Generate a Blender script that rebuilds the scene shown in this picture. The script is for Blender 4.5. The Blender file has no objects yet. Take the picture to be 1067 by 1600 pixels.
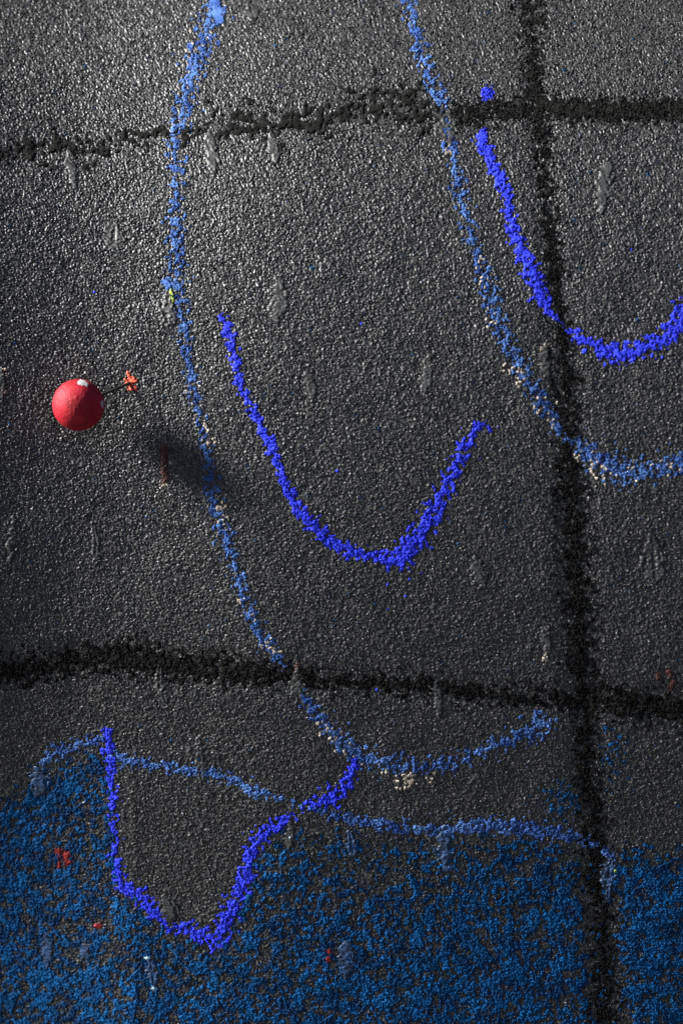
import bpy, math, random
import numpy as np
from mathutils import Vector

# ------------------------------------------------------------------ camera, sky, sun, exposure
S = 0.0005                  # metres per photo pixel on the wall plane
DC = 3000.0                 # camera distance in the same units (1.5 m)
W, H = 1067.0, 1600.0
CX, CY = 533.5, 800.0
ZC = 1.25                   # camera height above the ground

scene = bpy.context.scene
col = scene.collection
cam_data = bpy.data.cameras.new('camera')
cam = bpy.data.objects.new('camera', cam_data)
col.objects.link(cam)
cam.location = (0, -DC * S, ZC)
cam.rotation_euler = (math.radians(90), 0, 0)
cam_data.sensor_fit = 'HORIZONTAL'
cam_data.sensor_width = 24.0
cam_data.lens = 24.0 * DC / W
cam_data.clip_start = 0.05
cam_data.clip_end = 2000.0
cam_data.dof.use_dof = True
cam_data.dof.focus_distance = (DC + 45.0) * S
cam_data.dof.aperture_fstop = 4.0
scene.camera = cam

SUN_DIR = Vector((-0.86, -0.145, 0.48)).normalized()        # towards the sun
sun_el = math.asin(SUN_DIR.z)
sun_az = math.atan2(SUN_DIR.x, SUN_DIR.y)                   # clockwise from +Y
world = bpy.data.worlds.new('World')
scene.world = world
world.use_nodes = True
wn = world.node_tree.nodes
sky = wn.new('ShaderNodeTexSky')
sky.sky_type = 'NISHITA'
sky.sun_disc = False
sky.sun_elevation = sun_el
sky.sun_rotation = sun_az
sky.air_density = 0.16
sky.dust_density = 0.15
sky.ozone_density = 0.4
wn['Background'].inputs['Strength'].default_value = 0.05
world.node_tree.links.new(sky.outputs['Color'], wn['Background'].inputs['Color'])

sun_data = bpy.data.lights.new('sun', 'SUN')
sun_data.energy = 5.0
sun_data.angle = math.radians(12.5)
sun_data.color = (1.0, 0.98, 0.95)
sun = bpy.data.objects.new('sun', sun_data)
col.objects.link(sun)
sun.rotation_euler = SUN_DIR.to_track_quat('Z', 'Y').to_euler()
sun.location = SUN_DIR * 20

scene.view_settings.view_transform = 'Standard'
scene.view_settings.look = 'None'
scene.view_settings.gamma = 1.0
scene.view_settings.use_curve_mapping = False
scene.view_settings.exposure = 1.45
scene.cycles.use_denoising = False

# ------------------------------------------------------------------ helpers
rng = np.random.default_rng(7)
random.seed(7)


def material(name, build):
    m = bpy.data.materials.new(name)
    m.use_nodes = True
    nt = m.node_tree
    b = nt.nodes['Principled BSDF']
    build(nt, b)
    return m


def coords(nt):
    return nt.nodes.new('ShaderNodeTexCoord').outputs['Object']


def noise(nt, vec, scale, detail=3.0, rough=0.55):
    n = nt.nodes.new('ShaderNodeTexNoise')
    n.inputs['Scale'].default_value = scale
    n.inputs['Detail'].default_value = detail
    n.inputs['Roughness'].default_value = rough
    nt.links.new(vec, n.inputs['Vector'])
    return n.outputs['Fac']


def ramp(nt, fac, stops):
    r = nt.nodes.new('ShaderNodeValToRGB')
    e = r.color_ramp.elements
    while len(e) < len(stops):
        e.new(0.5)
    for k, (p, c) in enumerate(stops):
        e[k].position = p
        e[k].color = (*c, 1.0)
    nt.links.new(fac, r.inputs['Fac'])
    return r.outputs['Color']


def bump(nt, b, fac, strength, dist):
    n = nt.nodes.new('ShaderNodeBump')
    n.inputs['Strength'].default_value = strength
    n.inputs['Distance'].default_value = dist
    nt.links.new(fac, n.inputs['Height'])
    nt.links.new(n.outputs['Normal'], b.inputs['Normal'])


def varied(c0, c1, scale, rough, spec=0.5, bscale=None, bstr=0.3, bdist=0.0006, stops=(0.35, 0.65)):
    def f(nt, b):
        v = coords(nt)
        nt.links.new(ramp(nt, noise(nt, v, scale), [(stops[0], c0), (stops[1], c1)]), b.inputs['Base Color'])
        b.inputs['Roughness'].default_value = rough
        b.inputs['Specular IOR Level'].default_value = spec
        if bscale:
            bump(nt, b, noise(nt, v, bscale, 2.0), bstr, bdist)
    return f


M_black = material('black_grain', varied((0.010, 0.010, 0.010), (0.076, 0.076, 0.075), 420.0, 0.40, 0.65, 1500.0, 0.4, 0.0006))
M_seam = material('matte_black_filler', varied((0.006, 0.006, 0.0056), (0.015, 0.015, 0.0135), 160.0, 0.9, 0.1, 900.0, 0.5, 0.0006))
M_vivid = material('ultramarine_paint', varied((0.02, 0.03, 0.62), (0.045, 0.07, 0.95), 300.0, 0.7, 0.25, 700.0, 0.3))
M_pale = material('worn_blue_paint', varied((0.025, 0.07, 0.27), (0.10, 0.21, 0.50), 60.0, 0.8, 0.2, 900.0, 0.3))
M_field = material('cobalt_paint', varied((0.001, 0.032, 0.105), (0.002, 0.105, 0.31), 60.0, 0.75, 0.2, 700.0, 0.3))
M_wash = material('thin_blue_wash', varied((0.006, 0.016, 0.045), (0.006, 0.050, 0.14), 90.0, 0.7, 0.3, 1200.0, 0.3))
M_gouge = material('smoothed_putty', varied((0.012, 0.0125, 0.0125), (0.055, 0.057, 0.057), 130.0, 0.48, 0.45, 900.0, 0.4, 0.0005))
M_gouge_blue = material('blue_stained_putty', varied((0.014, 0.022, 0.04), (0.03, 0.075, 0.18), 120.0, 0.5, 0.4, 350.0, 0.6, 0.001))
M_fleck = material('bare_grit', varied((0.26, 0.21, 0.16), (0.55, 0.49, 0.41), 300.0, 0.7))
M_orange = material('orange_red_paint', varied((0.55, 0.05, 0.02), (0.85, 0.14, 0.06), 300.0, 0.6))
M_red = material('red_paint', varied((0.20, 0.006, 0.008), (0.36, 0.02, 0.016), 300.0, 0.6))
M_darkred = material('faded_red_paint', varied((0.045, 0.014, 0.011), (0.10, 0.03, 0.022), 300.0, 0.6))
M_green = material('yellow_green_paint', varied((0.25, 0.40, 0.02), (0.45, 0.62, 0.06), 300.0, 0.6))
M_cyan = material('pale_cyan_paint', varied((0.30, 0.55, 0.65), (0.60, 0.80, 0.85), 300.0, 0.5))
M_back = material('dark_concrete', varied((0.03, 0.03, 0.03), (0.05, 0.05, 0.05), 20.0, 0.9))
M_ground = material('grey_paving', varied((0.04, 0.04, 0.038), (0.06, 0.058, 0.055), 6.0, 0.9))

# ------------------------------------------------------------------ the wall's grid, in photo pixels
STEP, MARGIN = 1.42, 20.0


def axis(lo, hi, steps_out):
    core = np.arange(lo - MARGIN, hi + MARGIN + STEP, STEP)
    g = np.cumsum(STEP * 1.09 ** np.arange(1, steps_out))
    return np.concatenate([(core[0] - g)[::-1], core, core[-1] + g])


us = axis(0, W, 44)
vs = axis(0, H, 44)
NU, NV = len(us), len(vs)
U, V = np.meshgrid(us, vs)
U = U.astype(np.float32)
V = V.astype(np.float32)


def band_noise(lo, hi, seed, sx=1.0, sy=1.0):
    """Band-limited noise (wavelengths lo..hi in pixels of the fine grid), unit deviation."""
    r = np.random.default_rng(seed).standard_normal((NV, NU))
    F = np.fft.rfft2(r)
    fy = np.fft.fftfreq(NV)[:, None] / STEP
    fx = np.fft.rfftfreq(NU)[None, :] / STEP
    f = np.sqrt((fx * sx) ** 2 + (fy * sy) ** 2)
    F *= np.exp(-(f * lo * 0.62) ** 2 * 2) * (1 - np.exp(-(f * hi * 0.62) ** 2 * 2))
    out = np.fft.irfft2(F, s=(NV, NU))
    return (out / out.std()).astype(np.float32)


def smooth(x, a, b):
    t = np.clip((x - a) / (b - a), 0, 1)
    return t * t * (3 - 2 * t)


def curve(pts, n=14):
    """Catmull-Rom through the points; extra columns ride along."""
    p = np.array(pts, float)
    p = np.vstack([2 * p[0] - p[1], p, 2 * p[-1] - p[-2]])
    out = []
    for i in range(1, len(p) - 2):
        for t in np.linspace(0, 1, n, endpoint=False):
            a, b, c, d = p[i - 1], p[i], p[i + 1], p[i + 2]
            out.append(0.5 * (2 * b + (c - a) * t + (2 * a - 5 * b + 4 * c - d) * t * t + (3 * b - a - 3 * c + d) * t ** 3))
    out.append(p[-2])
    return np.array(out)


def window(x0, x1, y0, y1):
    i0, i1 = np.searchsorted(us, [x0, x1])
    j0, j1 = np.searchsorted(vs, [y0, y1])
    return slice(max(j0 - 1, 0), min(j1 + 1, NV)), slice(max(i0 - 1, 0), min(i1 + 1, NU))


def stroke(pts, reach=60):
    """1 - distance/half width along a hand-drawn line; third column is the half width, fourth the strength."""
    c = curve(pts)
    m = np.full((NV, NU), -9.0, np.float32)
    for a, b in zip(c[:-1], c[1:]):
        w = window(min(a[0], b[0]) - reach, max(a[0], b[0]) + reach, min(a[1], b[1]) - reach, max(a[1], b[1]) + reach)
        px, py = U[w] - a[0], V[w] - a[1]
        dx, dy = b[0] - a[0], b[1] - a[1]
        t = np.clip((px * dx + py * dy) / (dx * dx + dy * dy + 1e-9), 0, 1)
        d = np.hypot(px - t * dx, py - t * dy)
        hw = a[2] + (b[2] - a[2]) * t
        st = (a[3] + (b[3] - a[3]) * t) if len(a) > 3 else 0.0
        m[w] = np.maximum(m[w], 1 - d / hw + st)
    return m


# wall's swell towards the viewer, slopes shaped to brighten and darken its zones
def profile(knots, x):
    k = np.array(knots, float)
    xx = np.arange(-1500, 3200, 4.0)
    s = np.interp(xx, k[:, 0], k[:, 1])
    ker = np.hanning(61)
    s = np.convolve(np.pad(s, 30, mode='edge'), ker / ker.sum(), mode='valid')
    h = np.cumsum(s) * 4.0
    return np.interp(x, xx, h)


SX = [(-900, -0.02), (-60, -0.02), (40, 0.04), (150, 0.18), (300, 0.30), (480, 0.17), (800, 0.12), (1067, 0.11), (1700, 0.0)]
SV = [(-800, 0.95), (0, 0.86), (170, 0.56), (400, 0.20), (700, -0.03), (1100, -0.23), (1600, -0.29), (2300, -0.29)]


def form1(x, y):
    return (profile(SX, x) - profile(SX, 203.0)) + (profile(SV, y) - profile(SV, 598.0))


FORM = (form1(us, 598.0)[None, :] + form1(203.0, vs)[:, None]).astype(np.float32)
FORM -= 0.22 * np.clip(210.0 - U, 0, 420) ** 1.15 / 210 ** 0.15 * smooth(V, 850, 1450)       # invented turn of the left foot, shaped to catch more sun on the blue
FORM += 0.35 * band_noise(90, 400, 3)

grain = band_noise(1.7, 5.0, 11)
grain = np.sign(grain) * np.abs(grain) ** 0.85
mid = band_noise(26, 90, 12)
clump = band_noise(11, 34, 14)
clump2 = band_noise(11, 34, 15)
broad = band_noise(60, 200, 16)
fine = band_noise(2.4, 4.5, 17)
fadeout = (smooth(U, us[0] * 0.8, -60) * (1 - smooth(U, W + 60, W + (us[-1] - W) * 0.8)) * smooth(V, vs[0] * 0.8, -60) * (1 - smooth(V, H + 60, H + (vs[-1] - H) * 0.8)))
GAMP = 1.28 * (0.35 + 0.65 * fadeout)
RELIEF = GAMP * (grain + 0.30 * band_noise(6, 15, 18) + 0.16 * band_noise(14, 40, 19) + 0.15 * fine)

# joints between the wall's panels
J_UP = [(-300, 300, 13, .1), (-60, 262, 13, .1), (0, 244, 13, .1), (40, 235, 14, .2), (90, 226, 15, .3), (135, 235, 12, .0), (180, 222, 10, .0), (240, 210, 13, .15), (300, 203, 12, -.5), (375, 190, 17, .5), (430, 194, 15, .5), (500, 184, 13, .5), (560, 168, 15, .5), (625, 158, 19, .55), (680, 180, 22, .2), (760, 176, 22, .05), (830, 166, 19, .2), (900, 171, 17, .4), (1067, 171, 16, .45), (1500, 176, 16, .45)]
J_LOW = [(-300, 1060, 20, .5), (0, 1049, 21, .55), (60, 1046, 21, .45), (120, 1033, 20, .5), (200, 1028, 21, .75), (280, 1041, 19, .7), (400, 1051, 19, .55), (470, 1060, 19, .35), (560, 1068, 20, .15), (700, 1078, 20, .15), (850, 1094, 20, .2), (900, 1095, 20, .3), (980, 1098, 21, .6), (1067, 1107, 21, .65), (1500, 1118, 21, .65)]
J_VERT = [(818, -300, 22, .3), (828, 0, 21, .35), (833, 100, 21, .4), (846, 220, 21, .35), (856, 320, 19, .2), (866, 430, 20, .25), (880, 560, 22, .4), (886, 650, 22, .4), (893, 750, 24, .5), (899, 850, 25, .5), (903, 950, 25, .5), (908, 1050, 26, .5), (915, 1150, 23, .35), (922, 1250, 24, .45), (930, 1350, 25, .4), (940, 1450, 25, .4), (946, 1550, 26, .42), (960, 1900, 26, .6)]


def along(pts, x, ax):
    p = curve(pts)
    return np.interp(x, p[:, ax], p[:, 1 - ax])


jm_up, jm_low, jm_v = stroke(J_UP, 90), stroke(J_LOW, 90), stroke(J_VERT, 90)
for m, dp in ((jm_up, 1.0), (jm_low, 1.5), (jm_v, 2.0)):
    FORM -= dp * smooth(m, -0.6, 1.2)
BASE = FORM + RELIEF


def place(u, v, h):
    k = (DC - h) / DC
    return np.stack([(u - CX) * k * S, -h * S, ZC + (CY - v) * k * S], axis=-1)


def sample(field, u, v):
    i = int(np.clip(np.searchsorted(us, u), 0, NU - 1))
    j = int(np.clip(np.searchsorted(vs, v), 0, NV - 1))
    return float(field[j, i])


def sheet(name, parent, mat, faces, height, label=None, smooth_shade=True, kind=None):
    """One mesh from the marked cells of the grid, at the given height field."""
    J, I = np.nonzero(faces)
    if len(J) == 0:
        return None
    a = J * NU + I
    quad = np.stack([a, a + NU, a + NU + 1, a + 1], axis=1)
    ids, inv = np.unique(quad, return_inverse=True)
    inv = inv.reshape(-1, 4)
    co = place(U.ravel()[ids], V.ravel()[ids], height.ravel()[ids].astype(np.float64)).astype(np.float32)
    me = bpy.data.meshes.new(name)
    me.vertices.add(len(ids))
    me.vertices.foreach_set('co', co.ravel())
    me.loops.add(inv.size)
    me.loops.foreach_set('vertex_index', inv.ravel().astype(np.int32))
    me.polygons.add(len(inv))
    me.polygons.foreach_set('loop_start', np.arange(0, inv.size, 4, dtype=np.int32))
    me.polygons.foreach_set('use_smooth', np.full(len(inv), smooth_shade))
    me.update(calc_edges=True)
    me.materials.append(mat)
    o = bpy.data.objects.new(name, me)
    col.objects.link(o)
    o.parent = parent
    if label:
        o['label'] = label
    if kind:
        o['kind'] = kind
    return o


def cells(mask):
    """Cells with any corner inside."""
    return mask[:-1, :-1] | mask[1:, :-1] | mask[:-1, 1:] | mask[1:, 1:]


# ------------------------------------------------------------------ setting and wall
def box_mesh(name, x0, x1, y0, y1, z0, z1):
    me = bpy.data.meshes.new(name)
    v = [(x, y, z) for x in (x0, x1) for y in (y0, y1) for z in (z0, z1)]
    f = [(0, 1, 3, 2), (4, 6, 7, 5), (0, 4, 5, 1), (2, 3, 7, 6), (0, 2, 6, 4), (1, 5, 7, 3)]
    me.from_pydata(v, [], f)
    me.update()
    return me


gm = bpy.data.meshes.new('ground')
gm.from_pydata([(-600, -600, 0), (600, -600, 0), (600, 600, 0), (-600, 600, 0)], [], [(0, 1, 2, 3)])
gm.materials.append(M_ground)
ground = bpy.data.objects.new('ground', gm)
ground['kind'] = 'structure'
col.objects.link(ground)

wall = bpy.data.objects.new('rough_wall', None)
col.objects.link(wall)
wall['label'] = 'black gritty wall of six panels painted with blue curves and a blue base'
wall['category'] = 'wall'
wall['kind'] = 'thing'

wx0, wx1 = (us[0] - CX) * S, (us[-1] - CX) * S
bm_ = box_mesh('backing', wx0 * 1.02, wx1 * 1.02, 0.16, 0.36, 0.0, ZC + (CY - vs[0]) * S)
bm_.materials.append(M_back)
backing = bpy.data.objects.new('backing', bm_)
col.objects.link(backing)
backing.parent = wall
pm = box_mesh('plinth', wx0, wx1, 0.03, 0.158, 0.0, ZC + (CY - vs[-1]) * S * 0.97)
pm.materials.append(M_back)
plinth = bpy.data.objects.new('plinth', pm)
col.objects.link(plinth)
plinth.parent = wall

uc = 0.5 * (us[:-1] + us[1:])[None, :] + 0 * vs[:-1, None]
vc = 0.5 * (vs[:-1] + vs[1:])[:, None] + 0 * us[None, :-1]
right = uc > along(J_VERT, vc, 1)
row = (vc > along(J_UP, uc, 0)).astype(int) + (vc > along(J_LOW, uc, 0)).astype(int)
for r in range(3):
    for s in (False, True):
        sheet('panel', wall, M_black, (row == r) & (right == s), BASE)


def crust(name, mask, mat, label=None, thick=1.0, kind=None, deep=1.5, body=None):
    """Paint lying on the grain: proud where the mask is positive, sinking into the wall at its rim."""
    off = np.clip(mask * 2.2, -deep, thick)
    hgt = (BASE if body is None else body) + off
    return sheet(name, wall, mat, cells(mask > 0), hgt, label, kind=kind)


# joint filler
dabby = 1 - smooth(U, 600, 740)
crust('joint_filler', 0.60 * jm_up - 0.54 - 0.12 * dabby + (0.16 + 0.34 * dabby) * clump + (0.30 - 0.24 * dabby) * grain + (0.08 + 0.38 * dabby) * mid, M_seam, 'patchy matte black filler along the upper joint', 1.5, body=FORM + 0.55 * RELIEF + 1.2)
crust('joint_filler', 0.8 * jm_low - 0.80 + 0.36 * clump + 0.26 * grain + 0.14 * mid, M_seam, 'matte black filler along the lower joint', 1.0, body=FORM + 0.7 * RELIEF + 0.7)
crust('joint_filler', 0.7 * jm_v - 0.92 + 0.24 * clump + 0.46 * grain + 0.16 * mid, M_seam, 'matte black filler down the upright joint', 1.0, body=FORM + 0.7 * RELIEF + 0.7)

# ------------------------------------------------------------------ painted lines
L_LEFT = [(352, -60, 15, 0), (335, 0, 17, .0), (322, 50, 17, .0), (305, 100, 18, .1), (292, 150, 16, .1), (280, 190, 15, .05), (275, 230, 15, -.05), (276, 280, 13, -.1), (275, 320, 14, -.1), (276, 370, 13, .2), (278, 430, 13, .05), (282, 480, 11, .1), (289, 520, 10, .1), (294, 560, 10, .05), (302, 610, 10, .05), (313, 660, 11, -.35), (324, 710, 9, .1), (331, 770, 11, .05), (345, 820, 12, .1), (362, 870, 10, .15), (380, 925, 10, .15), (398, 975, 11, .15), (415, 1005, 11, .2), (440, 1035, 10, -.1), (462, 1060, 8, -.4), (478, 1095, 9, .3), (505, 1125, 11, .35), (535, 1160, 12, .35), (565, 1182, 13, .35), (610, 1195, 14, .2), (660, 1197, 14, .0), (710, 1193, 13, .1), (745, 1178, 13, -.1), (780, 1163, 12, .1), (815, 1150, 14, .2), (840, 1135, 16, .4), (858, 1127, 9, .2)]
L_RIGHT = [(615, -60, 11, 0), (636, 0, 12, .0), (650, 50, 11, .0), (660, 90, 13, .05), (676, 130, 16, .0), (690, 165, 16, .0), (702, 205, 12, .1), (704, 240, 9, -.1), (715, 275, 13, .1), (724, 320, 11, .05), (738, 375, 10, -.05), (755, 425, 13, .15), (768, 470, 14, .1), (786, 520, 14, .05), (808, 565, 14, .0), (832, 605, 14, .05), (858, 645, 13, .05), (880, 678, 12, .1), (908, 700, 14, .25), (940, 722, 17, .4), (975, 737, 18, .3), (1020, 733, 16, .1), (1067, 722, 16, .2), (1130, 700, 15, .2), (1200, 640, 14, .2), (1250, 550, 13, .1)]
V_RIGHT = [(758, 205, 6, .5), (752, 218, 9, .7), (764, 245, 8, .7), (780, 275, 9, .6), (793, 310, 7, .6), (797, 345, 8, .6), (812, 385, 9, .7), (830, 420, 11, .7), (845, 460, 11, .6), (862, 490, 9, .4), (882, 510, 8, -.1), (902, 526, 10, .3), (930, 541, 12, .4), (965, 553, 13, .6), (1000, 545, 14, .5), (1035, 530, 14, .4), (1058, 505, 14, .6), (1085, 470, 14, .6), (1120, 410, 13, .5), (1150, 330, 12, .5), (1168, 240, 11, .5)]
V_TOP = [(760, 138, 6, .2), (762, 146, 9, .5), (758, 160, 6, -.4), (755, 185, 5, -.5)]
V_HOOK = [(349, 500, 7, .5), (355, 515, 9, .6), (365, 545, 8, .4), (371, 580, 8, .4), (380, 610, 7, .4), (397, 645, 7, .5), (418, 685, 8, .6), (432, 715, 8, .5), (445, 755, 7, .5), (465, 792, 8, .6), (490, 822, 9, .6), (515, 845, 9, .6), (545, 860, 9, .6), (575, 868, 9, .3), (600, 872, 11, .4), (622, 873, 15, .6), (645, 850, 15, .6), (665, 822, 13, .5), (685, 787, 15, .3), (705, 745, 14, .2), (722, 710, 13, .2), (738, 680, 13, .0), (752, 664, 11, .1), (768, 668, 7, .1)]
V_LOOP = [(166, 1138, 6, .3), (169, 1160, 8, .6), (172, 1190, 8, .6), (175, 1230, 8, .3), (176, 1262, 8, .5), (178, 1300, 7, .2), (179, 1335, 8, .5), (186, 1370, 9, .5), (200, 1392, 11, .5), (222, 1402, 11, .4), (240, 1425, 12, .5), (262, 1445, 10, .4), (290, 1452, 12, .4), (318, 1463, 12, .5), (342, 1468, 13, .5), (355, 1435, 16, .4), (372, 1400, 14, .4), (385, 1365, 14, .4), (395, 1330, 13, .4), (412, 1305, 12, .4), (435, 1290, 11, .4), (456, 1276, 7, .3)]
V_TAIL = [(470, 1262, 6, .1), (485, 1258, 10, .3), (505, 1250, 13, .4), (530, 1238, 12, .4), (546, 1215, 10, .4), (556, 1190, 9, .4)]
L_EDGE_A = [(70, 1192, 8, .2), (88, 1176, 11, .3), (110, 1167, 10, .1), (135, 1160, 9, .1), (160, 1155, 9, .1)]
L_EDGE_B = [(176, 1178, 8, .2), (192, 1189, 10, .3), (230, 1195, 10, .1), (280, 1203, 8, .2), (330, 1210, 8, .2), (370, 1222, 9, .2), (400, 1238, 8, .2), (440, 1250, 6, -.1), (490, 1264, 6, .0), (540, 1280, 9, .2), (590, 1288, 9, .2), (640, 1295, 10, .1), (690, 1298, 9, .1), (735, 1292, 10, .3), (780, 1291, 11, .4), (830, 1297, 11, .3), (880, 1306, 11, .2), (915, 1314, 9, .1), (945, 1330, 9, .1), (958, 1338, 6, .1)]


def line(pts, mat, label, bias, c, g, thick=0.9, k=0.9, cl=None):
    m = stroke([(p[0], p[1], p[2] * (0.98 if mat is M_pale else 1.0), p[3]) for p in pts], 50)
    keep = m > -3
    q = k * m - bias + c * (clump if cl is None else cl) + g * grain + 0.05 * fine
    q[~keep] = -9
    return crust('painted_line', q, mat, label, thick, body=FORM + 0.85 * RELIEF + 0.3, deep=1.0)


line(L_LEFT, M_pale, 'long worn blue line falling from the top left and hooking right', 0.68, 0.52, 0.34, cl=clump2)
line(L_RIGHT, M_pale, 'worn blue line curving from the top across to the right edge', 0.68, 0.52, 0.34)
line(L_EDGE_A, M_pale, 'short worn blue line edging the blue base beside the loop', 0.52, 0.45, 0.24)
line(L_EDGE_B, M_pale, 'worn blue line along the top of the blue base', 0.52, 0.45, 0.24, cl=clump2)
line(V_RIGHT, M_vivid, 'vivid ultramarine curve running to the right edge', 0.66, 0.42, 0.16, 1.1)
line(V_TOP, M_vivid, 'small vivid blue dab above the right curve', 0.5, 0.25, 0.30, 1.8)
line(V_HOOK, M_vivid, 'vivid ultramarine hook in the middle of the wall', 0.66, 0.42, 0.16, 1.1, cl=clump2)
line(V_LOOP, M_vivid, 'vivid ultramarine loop over the blue base', 0.70, 0.45, 0.18, 1.1)
line(V_TAIL, M_vivid, 'short vivid blue stroke joining the loop to the long line', 0.70, 0.45, 0.2, 1.1)

# ------------------------------------------------------------------ the blue base
top_knots = np.array([(-300, 1340), (-40, 1285), (0, 1262), (25, 1232), (60, 1200), (100, 1182), (165, 1176), (176, 1200), (181, 1340), (190, 1380), (225, 1412), (262, 1450), (345, 1476), (362, 1440), (398, 1345), (420, 1312), (455, 1288), (560, 1296), (690, 1306), (780, 1300), (900, 1316), (945, 1328), (1000, 1328), (1067, 1338), (1400, 1345)], float)
edge = np.interp(U, top_knots[:, 0], top_knots[:, 1])
inside = (V - edge) / 28.0


def blob(cx, cy, rx, ry):
    return np.exp(-((U - cx) / rx) ** 2 - ((V - cy) / ry) ** 2)


cov = 0.08 + 0.0 * U
cov += 0.50 * blob(20, 1380, 60, 150) + 0.30 * blob(120, 1215, 60, 50) + 0.55 * blob(1050, 1440, 100, 160) + 0.15 * blob(300, 1560, 250, 60)
cov += 0.30 * blob(760, 1500, 150, 100) + 0.2 * blob(620, 1560, 200, 80) + 0.2 * blob(860, 1360, 70, 60) + 0.2 * blob(100, 1560, 90, 90)
cov -= 0.55 * blob(560, 1350, 120, 60) + 0.25 * blob(700, 1345, 130, 40) + 0.25 * blob(140, 1290, 35, 60) + 0.4 * blob(40, 1475, 24, 24) + 0.22 * blob(400, 1500, 60, 50) + 0.2 * blob(150, 1480, 60, 40)
cov -= 0.9 * smooth(jm_v, -0.15, 0.45)
fm = np.minimum(inside, 1.0) * 1.0 - 1.0 + cov - 0.20 + 0.38 * mid + 0.50 * clump2 + 0.16 * grain + 0.15 * broad
fm += -3.0 * (inside < -0.6)
thin = fm + 0.42 + 0.25 * grain
crust('paint_wash', thin, M_wash, 'thin dark blue wash under the mottled base paint', 0.35)
crust('painted_base', fm, M_field, 'mottled cobalt blue paint covering the foot of the wall', 0.6, body=FORM + 0.92 * RELIEF + 0.35, deep=0.9)

# blue haze of specks above the base beside the upright joint
fm2 = 1.0 * blob(885, 1255, 50, 40) + 0.75 * blob(955, 1180, 40, 60) - 1.02 + 0.3 * clump + 0.30 * grain
fm2[(V > edge)] = -9
crust('paint_speckle', fm2, M_field, None, 0.9, kind='stuff')

# ------------------------------------------------------------------ smoothed scars
#       x0,   y0,   x1,   y1, half width, proud, stain
SCARS = [
    (108, 232, 119, 290, 6.5, 1.3, 0), (180, 350, 184, 392, 11, 0.8, 0), (328, 205, 334, 272, 9, 1.4, 0), (421, 196, 432, 254, 6.5, 1.2, 0),
    (390, 2, 398, 28, 8, 1.2, 0), (342, -20, 346, 36, 7, 1.5, 2), (434, 438, 431, 502, 13, 1.2, 0), (264, 462, 262, 504, 12, 1.7, 0),
    (478, 582, 487, 628, 7.5, 1.0, 0), (670, 556, 664, 612, 8, 1.0, 0), (699, 178, 703, 224, 14, 1.4, 0), (951, 256, 939, 332, 11, 1.5, 0),
    (852, 540, 857, 590, 7, .9, 0), (145, 818, 149, 884, 5.5, 1.1, 0), (22, 806, 14, 880, 5.5, .9, 0), (2, 578, 4, 622, 6, 1.2, 0),
    (249, 1042, 259, 1098, 7, 1.4, 0), (465, 1044, 467, 1086, 8, 1.4, 0), (681, 1068, 687, 1122, 7, 1.2, 0), (309, 1156, 315, 1226, 6.5, 1.3, 0),
    (744, 874, 756, 918, 10, .9, 0), (850, 982, 855, 1028, 8, .9, 0), (1018, 842, 1024, 910, 15, 1.2, 0), (57, 1204, 60, 1242, 12, 1.6, 1),
    (694, 1294, 698, 1362, 8.5, 1.6, 1), (955, 1342, 951, 1408, 8.5, 1.5, 1), (257, 1406, 265, 1444, 11, 1.4, 0), (454, 1284, 452, 1326, 6, 1.1, 0),
    (545, 1300, 551, 1338, 7.5, 1.3, 1), (72, 1462, 73, 1512, 6.5, 1.2, 1), (134, 1472, 138, 1508, 6, 1.2, 1), (233, 1498, 241, 1546, 6.5, 1.3, 1),
    (541, 1474, 539, 1530, 10, 1.1, 1),
]
swirl = band_noise(7, 24, 21, 1.0, 0.35)
ridge = band_noise(4, 11, 22, 1.0, 0.5)
scar_field = np.full((NV, NU), -9.0, np.float32)
for k, (x0, y0, x1, y1, hw, proud, stain) in enumerate(SCARS):
    hw *= 1.12
    mx, my = (x0 + x1) / 2, (y0 + y1) / 2
    wob = 0.55 + 0.6 * random.random()
    bow = random.uniform(-5, 5)
    pts = [(x0, y0, hw * 0.4), ((x0 + mx) / 2 + bow * 0.7, (y0 + my) / 2, hw * wob), (mx + bow, my, hw), ((x1 + mx) / 2 + bow * 0.7, (y1 + my) / 2, hw * (1.7 - wob)), (x1, y1, hw * 0.25)]
    m = stroke(pts, 40)
    q = m + 0.24 * clump + 0.10 * swirl - 0.05 + 0.05 * grain
    rim = np.clip(q * 4.0, -4.5, 1.0)
    slit = 0.0
    if k % 3 == 1:
        slit = -1.5 * smooth(m + 0.15 * clump, 0.72, 0.95)
    hgt = FORM + 0.75 * proud * rim + 0.38 * swirl + 0.16 * ridge + 0.06 * grain + slit + 1.35
    sheet('scar', wall, M_gouge_blue if stain == 1 else (M_pale if stain == 2 else M_gouge), cells(q > 0), hgt)
    scar_field = np.maximum(scar_field, q)

# ------------------------------------------------------------------ flecks of other paint
def splash(pts, mat, label=None, bias=0.5, c=0.3, g=0.45, thick=1.4, name='paint_splash'):
    m = np.full((NV, NU), -9.0, np.float32)
    for p in pts:
        w = window(p[0] - 30, p[0] + 30, p[1] - 30, p[1] + 30)
        d = np.hypot((U[w] - p[0]) / p[2], (V[w] - p[1]) / p[3])
        m[w] = np.maximum(m[w], 1 - d)
    q = m - bias + c * clump + g * grain
    q[m < -2] = -9
    body = np.maximum(BASE, FORM + 0.9)
    return crust(name, q, mat, label, thick, body=body)


def star(cx, cy):
    out = [(cx, cy, 7, 7)]
    for ang, r in ((104, 15), (50, 9), (12, 10), (-48, 13), (-80, 11), (195, 8), (150, 7)):
        for t in (0.45, 0.75, 1.0):
            a = math.radians(ang)
            out.append((cx + r * t * math.cos(a), cy - r * t * math.sin(a), 4.2 - 1.8 * t, 4.2 - 1.8 * t))
    return out


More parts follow.
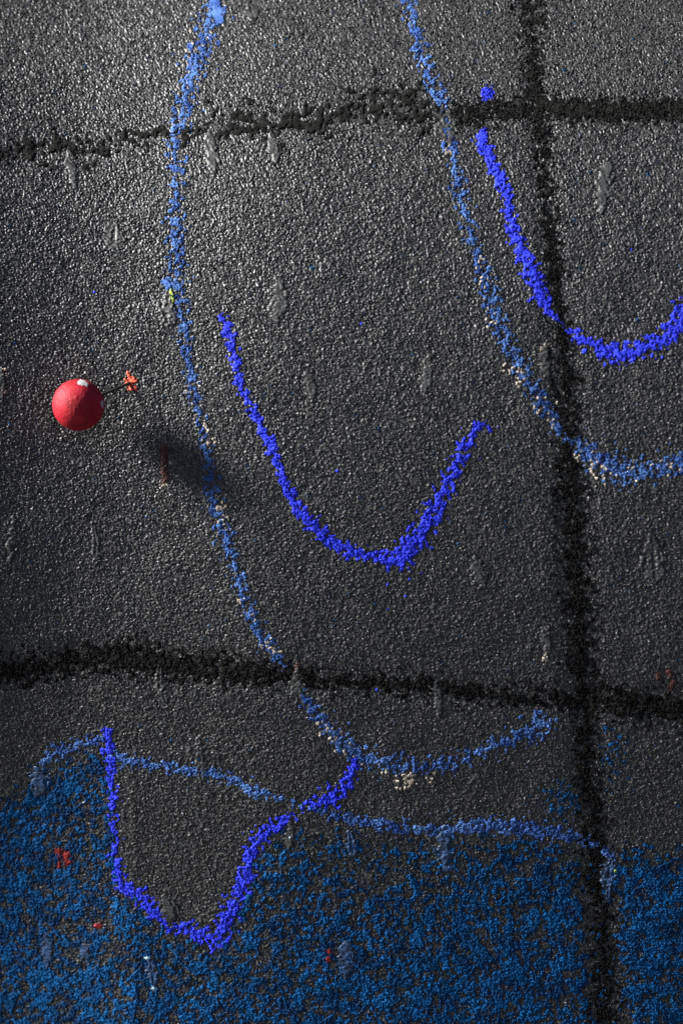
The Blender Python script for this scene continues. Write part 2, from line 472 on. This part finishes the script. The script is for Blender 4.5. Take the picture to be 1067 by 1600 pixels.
m_star = star(203, 597)
splash(m_star, M_orange, 'orange red splat where the pin enters', 0.28, 0.25, 0.32, 1.6)
splash([(92, 1334, 6, 9), (92, 1350, 4, 6), (104, 1340, 7, 7), (108, 1348, 5, 7)], M_red, 'red flecks on the blue base', 0.35, 0.2, 0.4)
splash([(513, 1488, 5, 6), (512, 1498, 6, 6)], M_red, 'small red fleck low on the wall', 0.3, 0.15, 0.3)
splash([(1046, 1055, 9, 6), (1050, 1072, 6, 9), (1028, 1058, 5, 6)], M_darkred, 'faded red flecks above the lower joint', 0.5, 0.2, 0.5)
splash([(257, 700 + 6 * k, 6, 6) for k in range(10)], M_darkred, 'dull red streak below the pin', 0.45, 0.15, 0.5)
splash([(464, 1044, 6, 9), (466, 1058, 4, 6)], M_darkred, 'dark red smear at the lower joint', 0.3, 0.1, 0.2, 2.6)
splash([(151, 1448, 7, 4)], M_red, 'tiny red fleck beside the loop', 0.4, 0.2, 0.4)
splash([(267, 456, 3.2, 6), (268, 463, 3.2, 7), (270, 468, 2.5, 6)], M_green, 'yellow green streak on a scar', 0.15, 0.1, 0.1, 3.0)
splash([(961, 1361, 3, 4)], M_green, 'tiny yellow green fleck', 0.15, 0.1, 0.1, 3.0)
splash([(231, 1498, 6, 3)], M_cyan, 'pale cyan chip at the upper end of a scar', 0.15, 0.1, 0.1, 3.0)
splash([(241, 1545, 4.5, 4)], M_cyan, 'pale cyan chip at the lower end of a scar', 0.15, 0.1, 0.1, 3.0)
splash([(453, 1309, 3, 3)], M_cyan, None, 0.1, 0.1, 0.1, 3.0)
splash([(697, 1302, 11, 8)], M_pale, None, 0.2, 0.1, 0.1, 3.2)
splash([(700, 1357, 9, 5)], M_pale, None, 0.2, 0.1, 0.1, 3.2)
splash([(708, 230, 8, 12), (694, 226, 4, 12)], M_pale, None, 0.3, 0.2, 0.2, 3.0)
splash([(266, 445, 9, 9), (262, 440, 8, 6)], M_pale, None, 0.3, 0.25, 0.3, 2.0)

# bare pale grit showing along the worn lines
rs = random.Random(5)
grit = []
for (x, y, spread, n) in ((702, 238, 5, 7), (748, 405, 5, 7), (753, 440, 4, 5), (770, 500, 6, 6), (800, 578, 8, 10), (815, 590, 6, 6), (850, 632, 8, 8), (862, 655, 6, 6), (905, 712, 8, 7), (932, 730, 10, 14), (950, 742, 8, 8), (985, 738, 12, 6), (1045, 728, 12, 7), (640, 1218, 9, 26), (600, 1205, 12, 6), (668, 1214, 9, 4), (345, 790, 6, 9), (350, 812, 5, 6), (322, 668, 6, 6), (330, 690, 5, 4), (378, 940, 4, 4), (393, 965, 5, 4), (418, 1010, 6, 8), (428, 1022, 5, 6), (470, 1085, 4, 3), (505, 1135, 7, 9), (520, 1150, 6, 8), (545, 1175, 8, 6), (290, 60, 12, 3), (258, 757, 4, 5), (262, 725, 3, 3), (4, 585, 4, 5), (5, 610, 3, 4), (853, 985, 5, 3), (853, 1026, 5, 4), (668, 570, 4, 3), (850, 540, 6, 4)):
    for _ in range(n):
        grit.append((rs.gauss(x, spread), rs.gauss(y, spread), rs.uniform(1.8, 3.0), rs.uniform(1.8, 3.0)))
g_ = splash(grit, M_fleck, None, 0.25, 0.1, 0.35, 1.6, 'bare_grit')
g_['kind'] = 'stuff'
# stray blue specks
specks = [(rs.uniform(0, W), rs.uniform(0, 1300), 1.8, 1.8) for _ in range(5)] + [(rs.gauss(620, 50), rs.gauss(900, 30), 1.7, 1.7) for _ in range(5)]
g_ = splash(specks, M_vivid, None, 0.25, 0.1, 0.35, 1.4, 'paint_speckle')
g_['kind'] = 'stuff'

# ------------------------------------------------------------------ red ball on a pin
PIN_RISE = 60.0
base_h = sample(FORM, 203, 598)
ball_h = base_h + PIN_RISE
bc = Vector(place(np.float64(122.5), np.float64(632.5), np.float64(ball_h)))
pb = Vector(place(np.float64(203), np.float64(598), np.float64(base_h)))
RB = 40.5 * (DC - ball_h) / DC * S

pin = bpy.data.objects.new('ball_pin', None)
pin.location = pb
col.objects.link(pin)
pin['label'] = 'red painted ball on a thin dark pin stuck into the black wall'
pin['category'] = 'pin'


def link_part(name, me, mat, parent, world_origin):
    me.materials.append(mat)
    o = bpy.data.objects.new(name, me)
    col.objects.link(o)
    o.parent = parent
    o.location = world_origin
    return o


def ball_material(nt, b):
    v = coords(nt)
    f = noise(nt, v, 70.0, 4.0, 0.6)
    nt.links.new(ramp(nt, f, [(0.30, (0.26, 0.004, 0.012)), (0.52, (0.46, 0.008, 0.022)), (0.75, (0.54, 0.022, 0.055))]), b.inputs['Base Color'])
    b.inputs['Roughness'].default_value = 0.62
    b.inputs['Specular IOR Level'].default_value = 0.35
    bump(nt, b, noise(nt, v, 480.0, 4.0, 0.65), 0.7, 0.001)


M_ball = material('red_ball_paint', ball_material)
M_bare = material('chalky_undercoat', varied((0.42, 0.42, 0.43), (0.66, 0.66, 0.66), 260.0, 0.7, 0.3, 600.0, 0.3))
M_pin = material('dark_steel', varied((0.025, 0.022, 0.02), (0.06, 0.05, 0.045), 200.0, 0.5))


def sphere_points(nlat, nlon):
    th = np.linspace(0, math.pi, nlat + 1)
    ph = np.linspace(0, 2 * math.pi, nlon, endpoint=False)
    T, P = np.meshgrid(th, ph, indexing='ij')
    return np.stack([np.sin(T) * np.cos(P), np.sin(T) * np.sin(P), np.cos(T)], -1)


lump_dirs = rng.standard_normal((420, 3))
lump_dirs /= np.linalg.norm(lump_dirs, axis=1)[:, None]
lump_a = rng.uniform(-0.012, 0.016, 420)
lump_k = rng.uniform(300, 2600, 420)


def ball_radius(d):
    flat = d.reshape(-1, 3)
    r = np.ones(len(flat))
    for q, a, k in zip(lump_dirs, lump_a, lump_k):
        r += a * np.exp(-k * (1 - flat @ q))
    return r.reshape(d.shape[:-1])


NLA, NLO = 72, 128
d = sphere_points(NLA, NLO)
pts = d * ball_radius(d)[..., None] * RB
faces = []
for i in range(NLA):
    for j in range(NLO):
        a, b2 = i * NLO + j, i * NLO + (j + 1) % NLO
        faces.append((a, a + NLO, b2 + NLO, b2))
me = bpy.data.meshes.new('ball')
me.from_pydata([tuple(p) for p in pts.reshape(-1, 3)], [], faces)
me.validate()
me.polygons.foreach_set('use_smooth', [True] * len(me.polygons))
ball = link_part('ball', me, M_ball, pin, bc - pb)


def bare_patch(cx, cz, rx, rz, tilt):
    """A worn spot: a thin skin over the ball where the red has gone; cx, cz on the ball's face as seen in front."""
    c = Vector((cx, -math.sqrt(max(0.0, 1 - cx * cx - cz * cz)), cz)).normalized()
    t1 = c.cross(Vector((0, 0, 1))).normalized()
    t2 = t1.cross(c).normalized()
    n = 22
    vv, ff, idx = [], [], {}
    for i in range(-n, n + 1):
        for j in range(-n, n + 1):
            a, b3 = i / n, j / n
            ca, sa = math.cos(tilt), math.sin(tilt)
            a2, b2 = a * ca - b3 * sa, a * sa + b3 * ca
            ang = math.atan2(b2, a2)
            lim = 0.74 + 0.13 * math.sin(3 * ang + 1) + 0.08 * math.sin(7 * ang) + 0.05 * math.sin(13 * ang + 2)
            rr = math.hypot(a, b3)
            if rr > lim + 0.06:
                continue
            dd = (c + t1 * (a * rx) + t2 * (b3 * rz)).normalized()
            nd = np.array(dd)
            lift = 0.004 if rr < lim else -0.02
            p = nd * (float(ball_radius(nd[None])[0]) + lift) * RB
            idx[i, j] = len(vv)
            vv.append(tuple(p))
    for (i, j) in list(idx):
        q = [(i, j), (i + 1, j), (i + 1, j + 1), (i, j + 1)]
        if all(k in idx for k in q):
            ff.append([idx[k] for k in q])
    m2 = bpy.data.meshes.new('bare_patch')
    m2.from_pydata(vv, [], ff)
    m2.polygons.foreach_set('use_smooth', [True] * len(ff))
    return link_part('bare_patch', m2, M_bare, ball, (0, 0, 0))


bare_patch(0.24, 0.84, 0.28, 0.36, 0.5)
bare_patch(0.96, 0.03, 0.16, 0.2, 0.0)


def tube(name, p0, p1, r0, r1, mat, parent, origin, n=14):
    ax = (p1 - p0).normalized()
    t1 = ax.orthogonal().normalized()
    t2 = ax.cross(t1)
    vv, ff = [], []
    rings = 10
    for k in range(rings + 1):
        t = k / rings
        c = p0.lerp(p1, t)
        r = r0 + (r1 - r0) * t
        for i in range(n):
            a = 2 * math.pi * i / n
            vv.append(tuple(c + (t1 * math.cos(a) + t2 * math.sin(a)) * r - origin))
    for k in range(rings):
        for i in range(n):
            ff.append((k * n + i, k * n + (i + 1) % n, (k + 1) * n + (i + 1) % n, (k + 1) * n + i))
    ff.append(tuple(range(n))[::-1])
    ff.append(tuple(rings * n + i for i in range(n)))
    m2 = bpy.data.meshes.new(name)
    m2.from_pydata(vv, [], ff)
    m2.polygons.foreach_set('use_smooth', [True] * len(ff))
    return link_part(name, m2, mat, parent, (0, 0, 0))


axis_dir = (bc - pb).normalized()
tube('shaft', pb - axis_dir * 0.012, bc - axis_dir * RB * 0.6, 2.4 * S, 2.3 * S, M_pin, pin, pb)
